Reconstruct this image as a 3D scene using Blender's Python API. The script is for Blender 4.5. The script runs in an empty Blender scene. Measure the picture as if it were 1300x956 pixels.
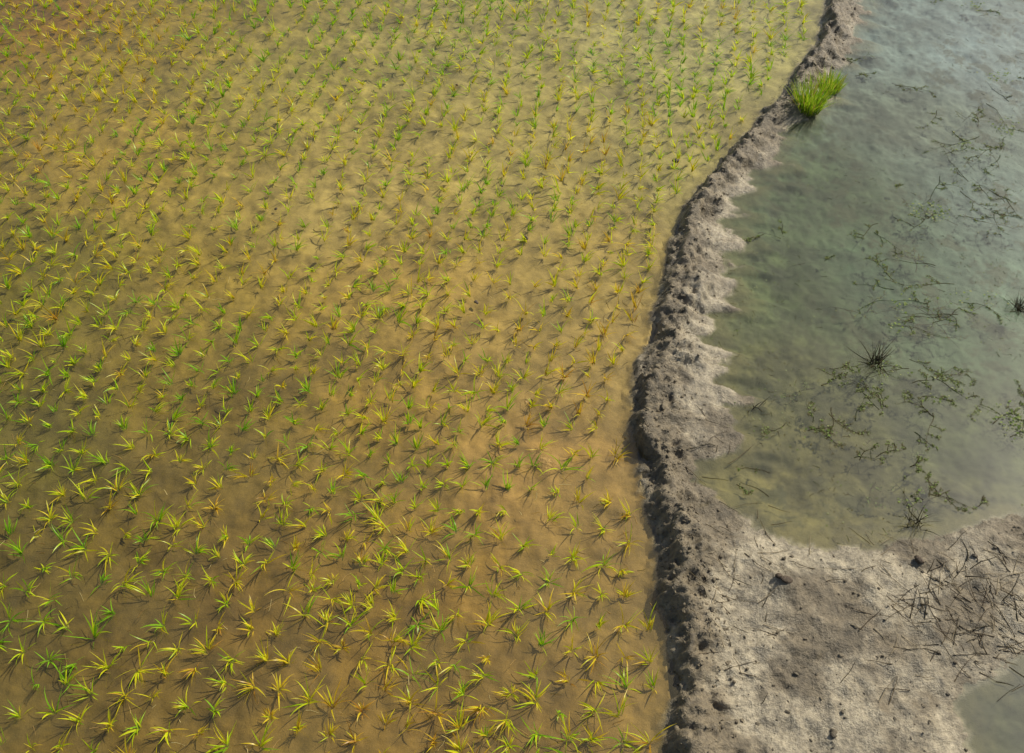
import bpy, math, random
import numpy as np
rng=np.random.default_rng(7); random.seed(7)
scene=bpy.context.scene
# ------------------------------------------------ camera geometry / survey
H=6.35; TH=math.radians(48); F=1276.0
def P(px,py,z=0.0):
    """survey point -> position on the ground (metres)"""
    u=(px-650)/F; v=(478-py)/F
    t=(H-z)/(math.sin(TH)-v*math.cos(TH))
    return (t*u, t*(math.cos(TH)+v*math.sin(TH)))
cd=bpy.data.cameras.new("camera"); cam=bpy.data.objects.new("camera",cd); scene.collection.objects.link(cam)
cam.location=(0,0,H); cam.rotation_euler=(math.pi/2-TH,0,0)
cd.sensor_width=36; cd.lens=36*F/1300; cd.clip_end=2000; cd.clip_start=0.1
scene.camera=cam
# ------------------------------------------------ light
AZ=math.radians(52); EL=math.radians(42)
from mathutils import Vector
s=Vector((math.sin(AZ)*math.cos(EL),math.cos(AZ)*math.cos(EL),math.sin(EL)))
ld=bpy.data.lights.new("sun",'SUN'); ld.energy=5.0; ld.angle=math.radians(0.5); ld.color=(1,0.95,0.82)
lo=bpy.data.objects.new("sun",ld); scene.collection.objects.link(lo); lo.rotation_euler=s.to_track_quat('Z','Y').to_euler()
lo.location=s*20
w=bpy.data.worlds.new("World"); scene.world=w; w.use_nodes=True
nt=w.node_tree; nt.nodes.clear()
sky=nt.nodes.new('ShaderNodeTexSky'); sky.sky_type='NISHITA'; sky.sun_disc=False
sky.sun_elevation=EL; sky.sun_rotation=AZ; sky.dust_density=2.5; sky.air_density=1.0
bg=nt.nodes.new('ShaderNodeBackground'); bg.inputs[1].default_value=0.09
wo=nt.nodes.new('ShaderNodeOutputWorld'); nt.links.new(sky.outputs[0],bg.inputs[0]); nt.links.new(bg.outputs[0],wo.inputs[0])
scene.view_settings.view_transform='Standard'; scene.view_settings.look='None'; scene.view_settings.exposure=0
# ------------------------------------------------ noise
def vnoise(x,y,seed):
    T=np.random.default_rng(seed).random((256,256))
    xi=np.floor(x).astype(np.int64); yi=np.floor(y).astype(np.int64)
    fx=x-xi; fy=y-yi; fx=fx*fx*fx*(fx*(fx*6-15)+10); fy=fy*fy*fy*(fy*(fy*6-15)+10)
    a=T[xi&255,yi&255]; b=T[(xi+1)&255,yi&255]; c=T[xi&255,(yi+1)&255]; d=T[(xi+1)&255,(yi+1)&255]
    return ((a*(1-fx)+b*fx)*(1-fy)+(c*(1-fx)+d*fx)*fy)*2-1
def fbm(x,y,scale,octv,seed,gain=0.5):
    r=np.zeros_like(x); a=1.0; f=1/scale; n=0
    for o in range(octv):
        ca,sa=math.cos(o*1.1+seed),math.sin(o*1.1+seed)
        r+=a*vnoise((x*ca-y*sa)*f+13.7*o,(x*sa+y*ca)*f+5.1*o,seed*31+o); n+=a; a*=gain; f*=2.03
    return r/n
def ss(a,b,x):
    t=np.clip((x-a)/(b-a),0,1); return t*t*(3-2*t)
def lin(c): 
    c=np.array(c)/255.0
    return np.where(c<=0.04045,c/12.92,((c+0.055)/1.055)**2.4)
# ------------------------------------------------ embankment outline
Lpx=[(1062,-120),(1056,-40),(1050,0),(1038,50),(1010,90),(980,130),(945,170),(915,200),(885,240),(862,280),(850,320),(838,360),(832,400),(822,440),(810,470),(805,500),(805,530),(808,560),(813,590),(820,620),(826,650),(832,680),(838,720),(843,760),(848,800),(851,867),(855,956),(858,1100)]
pool=[(1240,1100),(1228,956),(1216,890),(1232,862),(1266,848),(1300,830),(1500,808)]
Rpx=[(1500,640),(1300,660),(1250,657),(1215,668),(1190,682),(1120,690),(1060,695),(1010,690),(960,675),(925,655),(900,635),(886,605),(895,582),(925,562),(952,532),(950,515),(925,490),(916,465),(910,440),(913,400),(925,370),(918,335),(928,300),(922,280),(940,250),(955,235),(987,207),(985,185),(1005,160),(1035,135),(1070,95),(1082,60),(1090,20),(1092,-20),(1100,-120)]
L=[P(*p) for p in Lpx]; 
dv=np.array(L[0])-np.array(L[1]); dv/=np.linalg.norm(dv)
L=[tuple(np.array(L[0])+dv*60)]+L+[(L[-1][0],-60)]
Q=[P(*p) for p in pool]; Q=[(Q[0][0],-60)]+Q+[(70,Q[-1][1])]
R=[P(*p) for p in Rpx]; R=[(70,R[0][1])]+R+[tuple(np.array(R[-1])+dv*60)]
poly=np.array(L+Q+R)
def dist_poly(x,y,pts):
    d=np.full(x.shape,1e9)
    for (ax,ay),(bx,by) in zip(pts[:-1],pts[1:]):
        ex,ey=bx-ax,by-ay; t=np.clip(((x-ax)*ex+(y-ay)*ey)/(ex*ex+ey*ey+1e-12),0,1)
        d=np.minimum(d,(x-ax-t*ex)**2+(y-ay-t*ey)**2)
    return np.sqrt(d)
def inside(x,y,pg):
    r=np.zeros(x.shape,bool); n=len(pg)
    for i in range(n):
        ax,ay=pg[i]; bx,by=pg[(i+1)%n]
        if ay==by: continue
        c=((ay>y)!=(by>y))&(x<(bx-ax)*(y-ay)/(by-ay)+ax); r^=c
    return r
def dists(x,y):
    xx=x+0.06*fbm(x,y,0.35,2,3,0.6)+0.07*fbm(x,y,0.13,3,5,0.7); yy=y+0.05*fbm(x,y,0.35,2,4,0.6)+0.06*fbm(x,y,0.13,3,6,0.7)
    fing=(0.16*vnoise(x*1.6+3,y*6.5+x*1.2,77)+0.07*vnoise(x*4,y*15,78))*ss(4.0,4.6,y)
    dl=dist_poly(xx,yy,L); xf=xx+fing*ss(0.1,0.3,dl); dr=np.minimum(dist_poly(xf,yy,R),dist_poly(xf,yy,Q))
    ins=inside(xf,yy,poly)
    sd=np.where(ins,1,-1)*np.minimum(dl,dr)
    return dl,dr,ins,sd
fieldpoly=np.array(L+[(-300,-60),(-300,300)])
def is_field(x,y): return inside(x,y,fieldpoly)
def height(x,y):
    dl,dr,ins,sd=dists(x,y)
    fld=is_field(x,y)&~ins
    crest=0.080*ss(-0.02,0.16,dl)*(1-ss(0.16,0.55,dl))*ss(0.0,0.30,dr)*(1+0.5*fbm(x,y,0.5,3,10))
    flat=0.045*ss(0,0.35,dr)*ss(0,.1,dl)
    crumb=1-np.abs(fbm(x,y,0.16,3,11,0.55))*2
    crumb2=fbm(x,y,0.3,3,12)
    rough=ss(0.0,0.12,dl)*(1-ss(0.28,0.6,dl))*ss(0.02,0.25,dr)
    land=0.004+crest+flat*(1+0.5*crumb2)+ rough*(0.036*crumb-0.018+0.03*crumb2)+ (0.6+0.9*rough)*0.020*fbm(x,y,0.06,3,13,0.72)
    land+=0.026*ss(0,0.12,sd)*fbm(x,y,0.16,3,14)
    ridg=1-np.abs(fbm(x,y,0.22,3,19)); land+=0.018*(ridg**5)*ss(0.03,0.2,sd)
    land=np.where(sd>0.05,np.maximum(land,0.005),land)
    fb=-0.042+0.024*fbm(x,y,0.7,3,15)+0.022*fbm(x,y,0.14,3,16,0.5)
    fb=fb*ss(-0.02,0.10,dl)
    pb=-0.010-0.08*ss(0,0.5,dr)-0.08*ss(0.5,2.5,dr)+0.035*fbm(x,y,0.9,4,17)*ss(0,.6,dr)+0.035*fbm(x,y,0.22,4,18,0.6)*ss(0,.25,dr)
    z=np.where(ins,land,np.where(fld,fb,pb))
    for (px,py,r,h) in [(992,747,.10,.05),(1165,718,.06,.03),(395,182,.07,.04),(692,587,.09,.045),(755,362,.07,.04),(588,106,.07,.04),(905,640,.1,.03)]:
        cx,cy=P(px,py); d2=((x-cx)**2+(y-cy)**2)/(r*r); z=z+h*np.exp(-np.minimum(d2,50))*(1+0.6*crumb2)
    return z,dl,dr,ins,sd,fld
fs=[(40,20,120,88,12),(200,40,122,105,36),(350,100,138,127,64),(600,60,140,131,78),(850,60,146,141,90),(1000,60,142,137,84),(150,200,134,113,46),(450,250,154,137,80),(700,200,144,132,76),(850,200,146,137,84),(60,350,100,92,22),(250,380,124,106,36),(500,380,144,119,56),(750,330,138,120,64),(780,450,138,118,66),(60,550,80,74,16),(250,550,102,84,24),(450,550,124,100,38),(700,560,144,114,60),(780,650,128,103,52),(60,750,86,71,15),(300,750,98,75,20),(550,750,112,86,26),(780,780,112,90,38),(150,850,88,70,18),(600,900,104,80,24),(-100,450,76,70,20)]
ps=[(1120,40,90,104,104),(1250,60,110,127,134),(1150,150,78,88,78),(1280,250,92,110,108),(1050,250,60,74,46),(1000,350,60,70,38),(1100,350,56,80,60),(1250,330,82,104,90),(1000,450,78,76,40),(1200,430,66,86,64),(1050,560,82,76,38),(1250,560,66,74,42),(960,620,98,90,52),(1100,640,78,72,38),(1250,640,66,64,36),(1260,850,48,50,28)]  # pond bed tones; pale blue-grey at far right is sky reflection painted in
def idw(x,y,S):
    num=np.zeros(x.shape+(3,)); den=np.zeros(x.shape)
    for a in S:
        cx,cy=P(a[0],a[1]); wt=((x-cx)**2+(y-cy)**2+0.12); wt=1/(wt*np.sqrt(wt)); num+=wt[...,None]*lin(a[2:5]); den+=wt
    return num/den[...,None]
# ------------------------------------------------ terrain
xd=np.arange(-7.3,7.6,0.0165)
ex=np.cumsum(0.02*1.32**np.arange(30))
xs=np.concatenate([xd[0]-ex[::-1],xd,xd[-1]+ex])
ys=[2.2]
while ys[-1]<13.0: ys.append(ys[-1]+0.011+0.0011*(ys[-1]-2.2))
ys=np.array(ys); ys=np.concatenate([ys[0]-ex[::-1],ys,ys[-1]+ex])
X,Y=np.meshgrid(xs,ys); nx,ny=len(xs),len(ys)
Z,dl,dr,ins,sd,fld=height(X,Y)
wx=0.25*fbm(X,Y,1.2,3,41); wy=0.25*fbm(X,Y,1.2,3,42)
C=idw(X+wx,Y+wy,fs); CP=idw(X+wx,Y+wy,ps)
n1=fbm(X,Y,0.6,5,31,0.6); n2=fbm(X,Y,0.15,4,32,0.6); n3=fbm(X,Y,0.05,3,36,0.7)
C=C*np.clip(1+0.35*n1+0.55*n2+0.12*n3,0.3,2)[...,None]*1.17
lump=ss(-0.15,0.25,fbm(X,Y,0.35,5,33,0.65))
shallow=1-ss(0.2,1.9,dr)
moss=ss(0.0,0.30,fbm(X,Y,0.25,5,37,0.78))*ss(-0.3,0.2,fbm(X,Y,1.1,3,38))
CP=CP*1.18*np.clip(1+0.2*n1+(0.2+0.5*shallow)*n2+0.25*n3*shallow,0.2,2)[...,None]*(1-(0.55*(0.4+0.6*shallow))[...,None]*(lump[...,None]-0.35))
CP=CP*(1-0.65*moss[...,None])+np.array([0.04,0.042,0.016])*0.65*moss[...,None]
crestm=ss(0,0.08,dl)*(1-ss(0.20,0.42,dl+0.12*n2))
dry=lin((108,97,77)); crestc=lin((114,102,80)); flank=lin((154,143,120)); wetc=lin((86,76,54))
fm=ss(-.25,.25,fbm(X,Y,0.45,5,35,0.65))[...,None]
CL=flank*(1-fm)+dry*fm
CL=CL*(1-crestm[...,None])+crestc*crestm[...,None]
edge=(1-ss(0.0,0.05,sd))[...,None]*0.4
CL=CL*(1-edge)+wetc*edge
CL=CL*np.clip(1+0.45*n2+0.35*n3,0.3,2)[...,None]
blend=ss(-0.05,0.01,sd)
base=np.where(fld[...,None],C,CP)
shore=(ss(-0.28,-0.02,sd+0.12*n2)*(1-blend)*np.where(fld,0.15,0.5))[...,None]
base=base*(1-shore)+lin((104,94,60))*shore
COL=base*(1-blend[...,None])+CL*blend[...,None]
COL=np.clip(COL,0.003,0.8)
def make_mesh(name,verts,faces,cols=None,mat=None,smooth=True):
    me=bpy.data.meshes.new(name); faces=np.asarray(faces,dtype=np.int32); k=faces.shape[1]
    me.vertices.add(len(verts)); me.vertices.foreach_set("co",np.asarray(verts,dtype=np.float32).ravel())
    me.loops.add(faces.size); me.loops.foreach_set("vertex_index",faces.ravel())
    me.polygons.add(len(faces)); me.polygons.foreach_set("loop_start",np.arange(0,faces.size,k,dtype=np.int32))
    me.polygons.foreach_set("loop_total",np.full(len(faces),k,dtype=np.int32))
    me.update(calc_edges=True)
    me.polygons.foreach_set("use_smooth",np.full(len(faces),smooth))
    if cols is not None:
        at=me.color_attributes.new("Col",'FLOAT_COLOR','POINT')
        c4=np.ones((len(verts),4),dtype=np.float32); c4[:,:cols.shape[1]]=cols; at.data.foreach_set("color",c4.ravel())
    if mat: me.materials.append(mat)
    ob=bpy.data.objects.new(name,me); scene.collection.objects.link(ob); return ob
def newmat(name):
    m=bpy.data.materials.new(name); m.use_nodes=True; m.node_tree.nodes.clear(); return m,m.node_tree.nodes,m.node_tree.links
def mud_mat():
    m,N,K=newmat("mud"); o=N.new('ShaderNodeOutputMaterial'); b=N.new('ShaderNodeBsdfPrincipled'); K.new(b.outputs[0],o.inputs[0])
    a=N.new('ShaderNodeAttribute'); a.attribute_name="Col"; g=N.new('ShaderNodeNewGeometry')
    n2=N.new('ShaderNodeTexNoise'); n2.inputs['Scale'].default_value=40; n2.inputs['Detail'].default_value=4; n2.inputs['Roughness'].default_value=0.72; K.new(g.outputs['Position'],n2.inputs['Vector'])
    # silt settled under water is smooth, exposed mud is rough
    sx=N.new('ShaderNodeSeparateXYZ'); K.new(g.outputs['Position'],sx.inputs[0])
    dz=N.new('ShaderNodeMapRange'); dz.inputs[1].default_value=-0.02; dz.inputs[2].default_value=0.004; dz.inputs[3].default_value=0.3; dz.inputs[4].default_value=1.0; K.new(sx.outputs['Z'],dz.inputs[0])
    r=N.new('ShaderNodeMapRange'); r.inputs[1].default_value=0.3; r.inputs[2].default_value=0.7; r.inputs[3].default_value=-0.38; r.inputs[4].default_value=0.35; K.new(n2.outputs[0],r.inputs[0])
    mm=N.new('ShaderNodeMath'); mm.operation='MULTIPLY_ADD'; mm.inputs[2].default_value=1.0; K.new(r.outputs[0],mm.inputs[0]); K.new(dz.outputs[0],mm.inputs[1])
    mx=N.new('ShaderNodeVectorMath'); mx.operation='SCALE'; K.new(a.outputs['Color'],mx.inputs[0]); K.new(mm.outputs[0],mx.inputs['Scale']); K.new(mx.outputs[0],b.inputs['Base Color'])
    K.new(a.outputs['Alpha'],b.inputs['Roughness'])
    bu=N.new('ShaderNodeBump'); bu.inputs['Distance'].default_value=0.020; K.new(dz.outputs[0],bu.inputs['Strength']); K.new(n2.outputs[0],bu.inputs['Height']); K.new(bu.outputs[0],b.inputs['Normal'])
    return m
mud=mud_mat()
ROUGH=0.5*crestm+(0.30+0.25*fm[...,0])*(1-crestm); ROUGH=ROUGH*blend+0.8*(1-blend)
C4=np.concatenate([COL,ROUGH[...,None]],-1).reshape(-1,4)
V=np.stack([X,Y,Z],-1).reshape(-1,3)
ii,jj=np.meshgrid(np.arange(nx-1),np.arange(ny-1)); i0=(jj*nx+ii).ravel()
FQ=np.stack([i0,i0+1,i0+nx+1,i0+nx],-1)
emb=(sd.ravel()[i0]>-0.10)
def sub(name,mask):
    f=FQ[mask]; used=np.zeros(len(V),bool); used[f.ravel()]=True; remap=np.cumsum(used)-1
    return make_mesh(name,V[used],remap[f],C4[used],mud)
sub("ground",~emb); sub("mud_embankment",emb)
# ------------------------------------------------ water
def water_mat(name,haze,hfac,tint,sheen,hv=0.1,bump=0.15,bscale=6,hscale=0.8,f0=0.025):
    m,N,K=newmat(name); o=N.new('ShaderNodeOutputMaterial'); g=N.new('ShaderNodeNewGeometry')
    tr=N.new('ShaderNodeBsdfTransparent'); tr.inputs[0].default_value=(*tint,1)
    df=N.new('ShaderNodeBsdfDiffuse'); df.inputs[0].default_value=(*haze,1)
    n=N.new('ShaderNodeTexNoise'); n.inputs['Scale'].default_value=hscale; n.inputs['Detail'].default_value=3; n.inputs['Distortion'].default_value=0.6; K.new(g.outputs['Position'],n.inputs['Vector'])
    r=N.new('ShaderNodeMapRange'); r.inputs[1].default_value=0.3; r.inputs[2].default_value=0.7; r.inputs[3].default_value=max(0,hfac-hv); r.inputs[4].default_value=hfac+hv; K.new(n.outputs[0],r.inputs[0])
    m1=N.new('ShaderNodeMixShader'); K.new(r.outputs[0],m1.inputs[0]); K.new(tr.outputs[0],m1.inputs[1]); K.new(df.outputs[0],m1.inputs[2])
    w=N.new('ShaderNodeTexNoise'); w.inputs['Scale'].default_value=bscale; w.inputs['Detail'].default_value=1; K.new(g.outputs['Position'],w.inputs['Vector'])
    bu=N.new('ShaderNodeBump'); bu.inputs['Strength'].default_value=bump; bu.inputs['Distance'].default_value=0.006; K.new(w.outputs[0],bu.inputs['Height'])
    dt=N.new('ShaderNodeVectorMath'); dt.operation='DOT_PRODUCT'; K.new(g.outputs['Incoming'],dt.inputs[0]); K.new(bu.outputs[0],dt.inputs[1])
    def M(op,a,b):
        q=N.new('ShaderNodeMath'); q.operation=op
        for i,v in enumerate((a,b)):
            if v is None: continue
            if isinstance(v,(int,float)): q.inputs[i].default_value=v
            else: K.new(v,q.inputs[i])
        return q.outputs[0]
    ab=M('ABSOLUTE',dt.outputs['Value'],None); om=M('SUBTRACT',1.0,ab); p5=M('POWER',M('MAXIMUM',om,0.0),5.0); fr=M('ADD',M('MULTIPLY',p5,0.98),f0)
    gl=N.new('ShaderNodeBsdfGlossy'); gl.inputs['Roughness'].default_value=0.02; K.new(bu.outputs[0],gl.inputs['Normal'])
    m2=N.new('ShaderNodeMixShader'); K.new(fr,m2.inputs[0]); K.new(m1.outputs[0],m2.inputs[1]); K.new(gl.outputs[0],m2.inputs[2])
    mu=M('MULTIPLY',fr,sheen)
    g2=N.new('ShaderNodeBsdfGlossy'); g2.inputs['Roughness'].default_value=0.38
    m3=N.new('ShaderNodeMixShader'); K.new(mu,m3.inputs[0]); K.new(m2.outputs[0],m3.inputs[1]); K.new(g2.outputs[0],m3.inputs[2])
    K.new(m3.outputs[0],o.inputs[0]); return m
def ngon(name,pts,mat):
    ar=sum(pts[i][0]*pts[(i+1)%len(pts)][1]-pts[(i+1)%len(pts)][0]*pts[i][1] for i in range(len(pts)))
    if ar<0: pts=pts[::-1]
    me=bpy.data.meshes.new(name); me.from_pydata([(a,b,0) for a,b in pts],[],[list(range(len(pts)))]); me.materials.append(mat); me.update()
    ob=bpy.data.objects.new(name,me); scene.collection.objects.link(ob)
Lc=[(x+0.12,y) for x,y in L]; Lc2=[(x+0.125,y) for x,y in L]
ngon("paddy_water",Lc+[(-250,-60),(-250,Lc[0][1])],water_mat("paddy_water",(0.24,0.19,0.07),0.11,(0.98,0.96,0.86),0.5,0.10,0.3,5,1.3,0.03))
ngon("pond_water",Lc2+[(250,-60),(250,Lc[0][1])],water_mat("pond_water",(0.11,0.13,0.085),0.14,(0.96,0.96,0.88),0.6,0.10,0.12,4,0.9,0.02))
# ------------------------------------------------ blades
def blades(bx,by,bz,az,el,Ln,W,droop,col,zmin,K=6):
    n=len(bx); t=np.linspace(0,1,K)
    pos=np.zeros((n,K,3)); pos[:,0]=np.stack([bx,by,bz],-1)
    e=el.copy(); a=az.copy(); curl=rng.normal(0,0.08,n)
    for k in range(1,K):
        st=Ln/(K-1)
        pos[:,k,0]=pos[:,k-1,0]+st*np.cos(e)*np.cos(a); pos[:,k,1]=pos[:,k-1,1]+st*np.cos(e)*np.sin(a)
        pos[:,k,2]=np.maximum(pos[:,k-1,2]+st*np.sin(e),zmin) if k>1 else pos[:,k-1,2]+st*np.sin(e)
        e=e-droop/(K-1); a=a+curl
    wd=W[:,None]*np.interp(t,[0,0.15,0.55,1],[0.55,1,0.85,0.05])[None]
    tw=az[:,None]+np.pi/2+rng.normal(0,0.5,n)[:,None]+0*t[None]
    off=np.stack([np.cos(tw)*wd/2,np.sin(tw)*wd/2,rng.normal(0,0.25,n)[:,None]*wd],-1)
    v=np.stack([pos-off,pos+off],2).reshape(-1,3)
    b=(np.arange(n)*K*2)[:,None]+(np.arange(K-1)*2)[None]; b=b.ravel()
    f=np.stack([b,b+1,b+3,b+2],-1)
    c=np.repeat(col,K*2,axis=0).reshape(n,K,2,3)
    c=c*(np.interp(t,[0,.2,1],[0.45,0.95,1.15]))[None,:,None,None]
    return v,f,c.reshape(-1,3)
def leaf_mat(name,trans=0.5,gloss=0.025):
    m,N,K=newmat(name); o=N.new('ShaderNodeOutputMaterial'); a=N.new('ShaderNodeAttribute'); a.attribute_name="Col"
    b=N.new('ShaderNodeBsdfDiffuse'); K.new(a.outputs['Color'],b.inputs['Color'])
    if trans==0: K.new(b.outputs[0],o.inputs[0]); return m
    t=N.new('ShaderNodeBsdfTranslucent'); K.new(a.outputs['Color'],t.inputs[0])
    mx=N.new('ShaderNodeMixShader'); mx.inputs[0].default_value=trans; K.new(b.outputs[0],mx.inputs[1]); K.new(t.outputs[0],mx.inputs[2])
    gg=N.new('ShaderNodeBsdfGlossy'); gg.inputs['Roughness'].default_value=0.35
    m2=N.new('ShaderNodeMixShader'); m2.inputs[0].default_value=gloss; K.new(mx.outputs[0],m2.inputs[1]); K.new(gg.outputs[0],m2.inputs[2]); K.new(m2.outputs[0],o.inputs[0]); return m
leaf=leaf_mat("rice_leaf",0.5,0.015)
sp=0.194
gi,gj=np.meshgrid(np.arange(-80,80),np.arange(-40,100))
gx=gi.ravel()*sp; gy=gj.ravel()*sp
ang=math.radians(-9); px_=gx*math.cos(ang)-gy*math.sin(ang); py_=gx*math.sin(ang)+gy*math.cos(ang)
px_=px_+0.3*fbm(gx,gy,3.0,2,51)+rng.normal(0,0.017,px_.shape); py_=py_+0.3*fbm(gx,gy,3.0,2,52)+rng.normal(0,0.019,px_.shape)
q=(px_>-9.5)&(py_>1.2)&(py_<15.5)&(px_<6); px_=px_[q];py_=py_[q]
_,_,ins_,sd_=dists(px_,py_); ok=is_field(px_,py_)&(~ins_)&(sd_<-0.12)&(rng.random(px_.shape)>0.05)
px_=px_[ok];py_=py_[ok]; nc=len(px_)
nb=rng.integers(8,18,nc); size=np.clip(rng.normal(1.0,0.2,nc),0.5,1.5)
yel=0.50+0.8*fbm(px_,py_,1.5,3,53)+rng.normal(0,0.26,nc)
near=np.clip((8-py_)/6,0,1); yel=yel+0.15*near-0.1+0.2*ss(-3,1,px_)*near
lean=rng.random(nc)*2*np.pi; flop=np.clip(0.2+0.5*fbm(px_,py_,1.2,2,54)+0.2*near+rng.normal(0,.2,nc),0,1)
idx=np.repeat(np.arange(nc),nb); n=len(idx)
az=lean[idx]+rng.normal(0,1.0,n); az=np.where(rng.random(n)<0.3,rng.random(n)*6.28,az)
el=np.clip(rng.normal(1.18,0.2,n)-0.75*flop[idx]*rng.random(n)-0.05,0.15,1.5)
Ln=0.13*size[idx]*rng.uniform(0.35,1.2,n)+0.02; W=rng.uniform(0.0065,0.0115,n)
droop=rng.uniform(0.1,1.1,n)+flop[idx]*0.7
green=np.array([0.22,0.46,0.010]); ygr=np.array([0.60,0.68,0.012]); yl=np.array([0.74,0.55,0.025]); brn=np.array([0.46,0.24,0.035])
yy=np.clip(yel[idx]+rng.normal(0,0.3,n),0,1.6)[:,None]
col=np.where(yy<0.5,green+(ygr-green)*yy/0.5,np.where(yy<1.05,ygr+(yl-ygr)*(yy-0.5)/0.55,yl+(brn-yl)*np.clip((yy-1.05)/0.5,0,1)))
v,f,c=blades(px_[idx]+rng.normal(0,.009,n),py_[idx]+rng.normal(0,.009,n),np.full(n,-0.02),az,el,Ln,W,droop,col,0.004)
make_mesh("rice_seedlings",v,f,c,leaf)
def tuft(cx,cy,z,rad,nn,h,name):
    r=rad*np.sqrt(rng.random(nn)); th=rng.random(nn)*6.28
    bx=cx+r*np.cos(th); by=cy+r*np.sin(th)
    el=np.clip(1.48-0.3*r/rad+rng.normal(0,0.12,nn),0.8,1.56); cc=np.array([0.12,0.28,0.015])+(np.array([0.42,0.55,0.02])-np.array([0.12,0.28,0.015]))*rng.random((nn,1))
    brownm=rng.random(nn)<0.15; cc[brownm]=(0.45,0.33,0.08)
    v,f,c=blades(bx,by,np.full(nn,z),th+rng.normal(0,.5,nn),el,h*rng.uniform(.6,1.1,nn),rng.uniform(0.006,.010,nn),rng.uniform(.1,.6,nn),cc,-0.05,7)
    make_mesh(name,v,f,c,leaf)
for (a,b,rd,hh,k) in [(1026,142,0.12,0.38,340),(1053,112,0.12,0.23,260)]:
    cx,cy=P(a,b); z=float(height(np.array([cx]),np.array([cy]))[0][0]); tuft(cx,cy,z-0.01,rd,k,hh,"grass_tuft")
# ------------------------------------------------ tubes (twigs, weeds)
class Tubes:
    def __init__(s): s.v=[];s.f=[];s.c=[]
    def path(s,pts,r0,r1,col,sides=4):
        b=len(s.v); m=len(pts)
        for i,p in enumerate(pts):
            q=pts[min(i+1,m-1)]; o=pts[max(i-1,0)]; d=Vector(q)-Vector(o)
            if d.length<1e-6: d=Vector((1,0,0))
            d.normalize(); a=d.cross(Vector((0,0,1))); 
            if a.length<1e-3: a=Vector((1,0,0))
            a.normalize(); c=a.cross(d); r=r0+(r1-r0)*i/(m-1)
            for k in range(sides):
                t=k*2*math.pi/sides; w_=Vector(p)+a*(r*math.cos(t))+c*(r*math.sin(t)); s.v.append(tuple(w_)); s.c.append(col)
        for i in range(m-1):
            for k in range(sides):
                s.f.append((b+i*sides+k,b+i*sides+(k+1)%sides,b+(i+1)*sides+(k+1)%sides,b+(i+1)*sides+k))
    def leaf(s,p,ax,sz,col):
        b=len(s.v); dx,dy=math.cos(ax)*sz,math.sin(ax)*sz; t=random.uniform(-.3,.3)*sz
        for (u,w_) in ((0,0),(0.5,0.45),(1,0),(0.5,-0.45)):
            s.v.append((p[0]+dx*u-dy*w_,p[1]+dy*u+dx*w_,p[2]+t*u)); s.c.append(col)
        s.f.append((b,b+1,b+2,b+3))
    def make(s,name,mat): return make_mesh(name,np.array(s.v),np.array(s.f),np.array(s.c),mat)
def wander(x,y,z,az,ln,n,wig,dz=0.0):
    pts=[(x,y,z)]
    for i in range(n):
        az+=random.gauss(0,wig); x+=math.cos(az)*ln/n; y+=math.sin(az)*ln/n; z+=dz/n+random.gauss(0,0.002); pts.append((x,y,z))
    return pts,az
stem=leaf_mat("dead_stem",0.0); 
def weed(T,cx,cy,az,ln,z,dark,leafc=0.4,depth=0,rad=0.0036):
    pts,_=wander(cx,cy,z,az,ln,8,0.2)
    T.path(pts,rad-0.0007*depth,0.0012,dark)
    for p in pts[1:]:
        if depth<2 and random.random()<0.42:
            weed(T,p[0],p[1],az+random.choice((-1,1))*random.uniform(0.4,1.3),ln*random.uniform(.15,.4),z,dark,leafc,depth+1,rad)
        if random.random()<leafc:
            g=random.choice([(0.09,0.12,0.035),(0.09,0.08,0.04),(0.05,0.06,0.025),(0.15,0.18,0.07)]) 
            T.leaf((p[0]+random.gauss(0,.006),p[1]+random.gauss(0,.006),z+0.004),random.random()*6.28,random.uniform(.008,.020),g)
T=Tubes()
spots=[(1150,385,0.1,.7,5),(1200,385,0.3,.6,3),(1120,300,-.3,.5,1),(1190,330,2.5,.5,1),(1165,480,-.6,.6,4),(1120,500,2.6,.5,4),(1040,545,1.2,.4,2),(1060,520,-1.5,.4,2),(1180,540,-1.2,.5,3),(1090,575,.2,.4,3),(1280,120,1.8,.6,4),(1265,190,1.0,.7,5),(1220,270,-.4,.6,4),(1240,230,1.9,.6,3),(1150,100,-.5,.4,2),(1280,530,0.2,.5,4),(1165,410,-.2,.6,3),(1080,400,1.,.4,1),(965,300,1.4,.3,1),(1000,310,.2,.3,0),(1040,330,.6,.3,1),(1140,230,1.2,.3,1),(1240,8,.2,.3,4),(1170,640,2.,.35,4),(1230,620,.5,.4,2),(960,600,2.,.3,1),(1130,350,1.5,.4,1),(1210,150,1.4,.5,3),(1285,250,1.5,.5,3),(1110,70,.3,.3,2),(1050,470,.3,.4,2),(1120,600,.5,.4,3)]
for (a,b,azz,ln,k) in spots:
    for i in range(k+1):
        cx,cy=P(a+random.gauss(0,22),b+random.gauss(0,13)); dk=random.choice([(0.04,0.034,0.018),(0.055,0.045,0.025),(0.035,0.04,0.02),(0.10,0.085,0.05)])
        zz_=random.choice((-0.012,0.002,0.003,0.004)); weed(T,cx,cy,azz+random.gauss(0,0.45)+random.choice((0,0,math.pi)),ln*random.uniform(.35,1.0),zz_,dk)
T.make("pond_weeds",stem)
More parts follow.
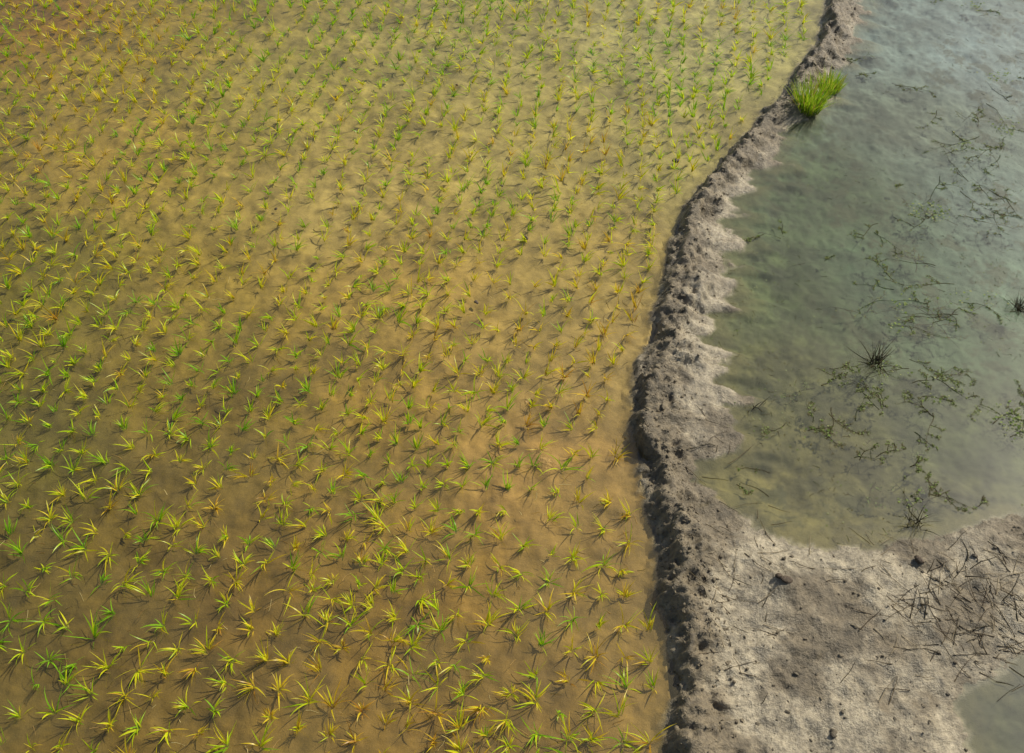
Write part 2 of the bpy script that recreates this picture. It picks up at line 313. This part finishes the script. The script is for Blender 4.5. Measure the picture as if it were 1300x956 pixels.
# fine floating litter over the pond, in drifts
T=Tubes(); c0=0
while c0<2600:
    a=random.uniform(900,1310); b=random.uniform(-10,690)
    x,y=P(a,b); c0+=1
    dn=float(fbm(np.array([x]),np.array([y]),0.9,3,61)[0])+0.25*(a-1050)/250
    if dn<0.10: continue
    if random.random()<0.6: T.path(wander(x,y,random.choice((-.006,.003)),random.random()*6.28,random.uniform(.015,.07),2,.3)[0],.0022,.0012,random.choice([(0.06,0.05,0.03),(0.12,0.10,0.06),(0.05,0.06,0.025)]),3) 
    else: T.leaf((x,y,.005),random.random()*6.28,random.uniform(.008,.018),random.choice([(0.09,0.12,0.04),(0.18,0.20,0.10),(0.07,0.06,0.03)]))
T.make("floating_litter",stem)
T=Tubes()
for (a,b,k,r) in [(1190,272,60,.18),(1165,268,20,.1),(1268,100,36,.15),(1238,8,36,.14),(1280,165,44,.2),(1148,388,16,.1),(1285,535,54,.18),(1295,545,34,.12),(1140,415,12,.08),(1215,180,16,.14),(1260,380,10,.1),(1220,380,14,.18),(1160,640,16,.12),(1130,475,14,.16),(1190,500,16,.18),(1040,545,12,.14)]:
    cx,cy=P(a,b)
    for i in range(k):
        x=cx+random.gauss(0,r*.5);y=cy+random.gauss(0,r*.5); T.leaf((x,y,0.006+random.random()*.02),random.random()*6.28,random.uniform(.012,.032),random.choice([(0.16,0.22,0.06),(0.20,0.26,0.08),(0.10,0.14,0.04),(0.26,0.28,0.13)]))
T.make("floating_pondweed",leaf_mat("pondweed_leaf",0.3,0.0))
def tussock(a,b,nn,h,name,w0=.006):
    cx,cy=P(a,b); cc=np.array([[0.04,0.035,0.02]])*rng.uniform(.6,1.8,(nn,1))
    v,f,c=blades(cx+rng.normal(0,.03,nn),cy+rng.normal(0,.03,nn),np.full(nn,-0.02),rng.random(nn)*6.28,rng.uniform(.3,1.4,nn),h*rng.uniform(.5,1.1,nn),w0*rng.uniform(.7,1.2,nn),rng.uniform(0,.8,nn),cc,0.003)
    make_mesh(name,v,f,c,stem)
tussock(1112,462,60,.28,"dead_reed_clump",.008); tussock(1160,665,34,.2,"dead_reed_clump"); tussock(1292,392,80,.2,"dead_reed_clump"); tussock(958,520,10,.14,"dead_reed_clump")
# twigs on the mud
T=Tubes()
def zat(x,y): return float(height(np.array([x]),np.array([y]))[0][0])
TW=[]
for i in range(260):
    if i<165: a=random.triangular(1080,1360,1250); b=random.triangular(690,880,760)
    elif i<210: a=random.uniform(900,1300); b=random.uniform(690,900)
    else: a=random.uniform(870,980); b=random.uniform(520,860)
    x,y=P(a,b); azz=random.choice((0.9,2.4,-.4))+random.gauss(0,.5); ln=random.uniform(.05,.30)
    TW.append(wander(x,y,0,azz,ln,5,.12)[0])
A=np.array(TW); ZT=np.maximum(height(A[...,0],A[...,1])[0],0)
for k,tw in enumerate(TW):
    z=ZT[k]; zz=np.maximum(z,np.linspace(z[0],z[-1],6))+0.003
    dk=random.choice([(0.08,0.06,0.04),(0.12,0.095,0.06),(0.045,0.038,0.025),(0.28,0.23,0.15)])
    T.path([(A[k,j,0],A[k,j,1],zz[j]) for j in range(6)],random.uniform(.002,.004),.0013,dk)
T.make("scattered_twigs",stem)
T=Tubes()
for i in range(700):
    a=random.uniform(-100,860); b=random.uniform(0,960)
    x,y=P(a,b)
    if not is_field(np.array([x]),np.array([y]))[0]: continue
    pts,_=wander(x,y,0.004,random.random()*6.28,random.uniform(.02,.11),3,.2)
    T.path(pts,.0025,.0015,random.choice([(0.34,0.22,0.08),(0.18,0.11,0.04),(0.45,0.36,0.16),(0.08,0.06,0.03),(0.10,0.08,0.03)]),3)
T.make("floating_straw",stem)
def clods(name,items):
    import bmesh
    bm=bmesh.new(); bmesh.ops.create_icosphere(bm,subdivisions=2,radius=1); bv=np.array([v.co[:] for v in bm.verts]); bf=np.array([[v.index for v in fc.verts] for fc in bm.faces]); bm.free()
    VV=[];FF=[];CC=[]
    for k,(x,y,z,r,cl) in enumerate(items):
        sc=rng.uniform(.6,1.3,3); sc[2]*=.7; d=1+0.35*np.sin(bv@rng.normal(0,2.2,3)+rng.random()*6)+rng.normal(0,.07,len(bv))
        th=rng.random()*6.28; R_=np.array([[math.cos(th),-math.sin(th),0],[math.sin(th),math.cos(th),0],[0,0,1]])
        VV.append((bv*sc*d[:,None]*r)@R_.T+np.array([x,y,z])); FF.append(bf+k*len(bv)); CC.append(np.tile(np.append(cl,0.6),(len(bv),1)))
    return make_mesh(name,np.concatenate(VV),np.concatenate(FF),np.concatenate(CC),mud)
it=[]
cand=2600; lx=np.array(L)[1:-1]
seg=rng.integers(0,len(lx)-1,cand); tt=rng.random(cand); X0=lx[seg]*(1-tt)[:,None]+lx[seg+1]*tt[:,None]; off=np.abs(rng.normal(.2,.16,cand)); X0[:,0]+=off
zz,dl_,dr_,in_,sd_,_f=height(X0[:,0],X0[:,1])
for k in range(cand):
    if in_[k] and sd_[k]>0.02:
        r=float(np.clip(rng.lognormal(-5.0,.55),.003,.022)); it.append((X0[k,0],X0[k,1],zz[k]-r*.2,r,crestc*rng.uniform(.8,1.2)))
XX=np.array([P(rng.uniform(860,1300),rng.uniform(560,960)) for k in range(600)])
zz,_,_,in_,sd_,_=height(XX[:,0],XX[:,1])
for k in range(600):
    if in_[k] and sd_[k]>.03:
        r=float(np.clip(rng.lognormal(-5.2,.5),.003,.016)); it.append((XX[k,0],XX[k,1],zz[k],r,dry*rng.uniform(.6,1.1)))
clods("mud_clods",it)
it=[]
for (a,b,r) in [(667,303,.026),(605,384,.022),(637,236,.016),(858,204,.025),(350,265,.014),(390,186,.016),(580,108,.02),(992,748,.04),(985,742,.03),(1165,718,.035)]:
    x,y=P(a,b); it.append((x,y,max(zat(x,y),0)+r*.1,r,lin((75,60,42))))
clods("mud_lumps",it)
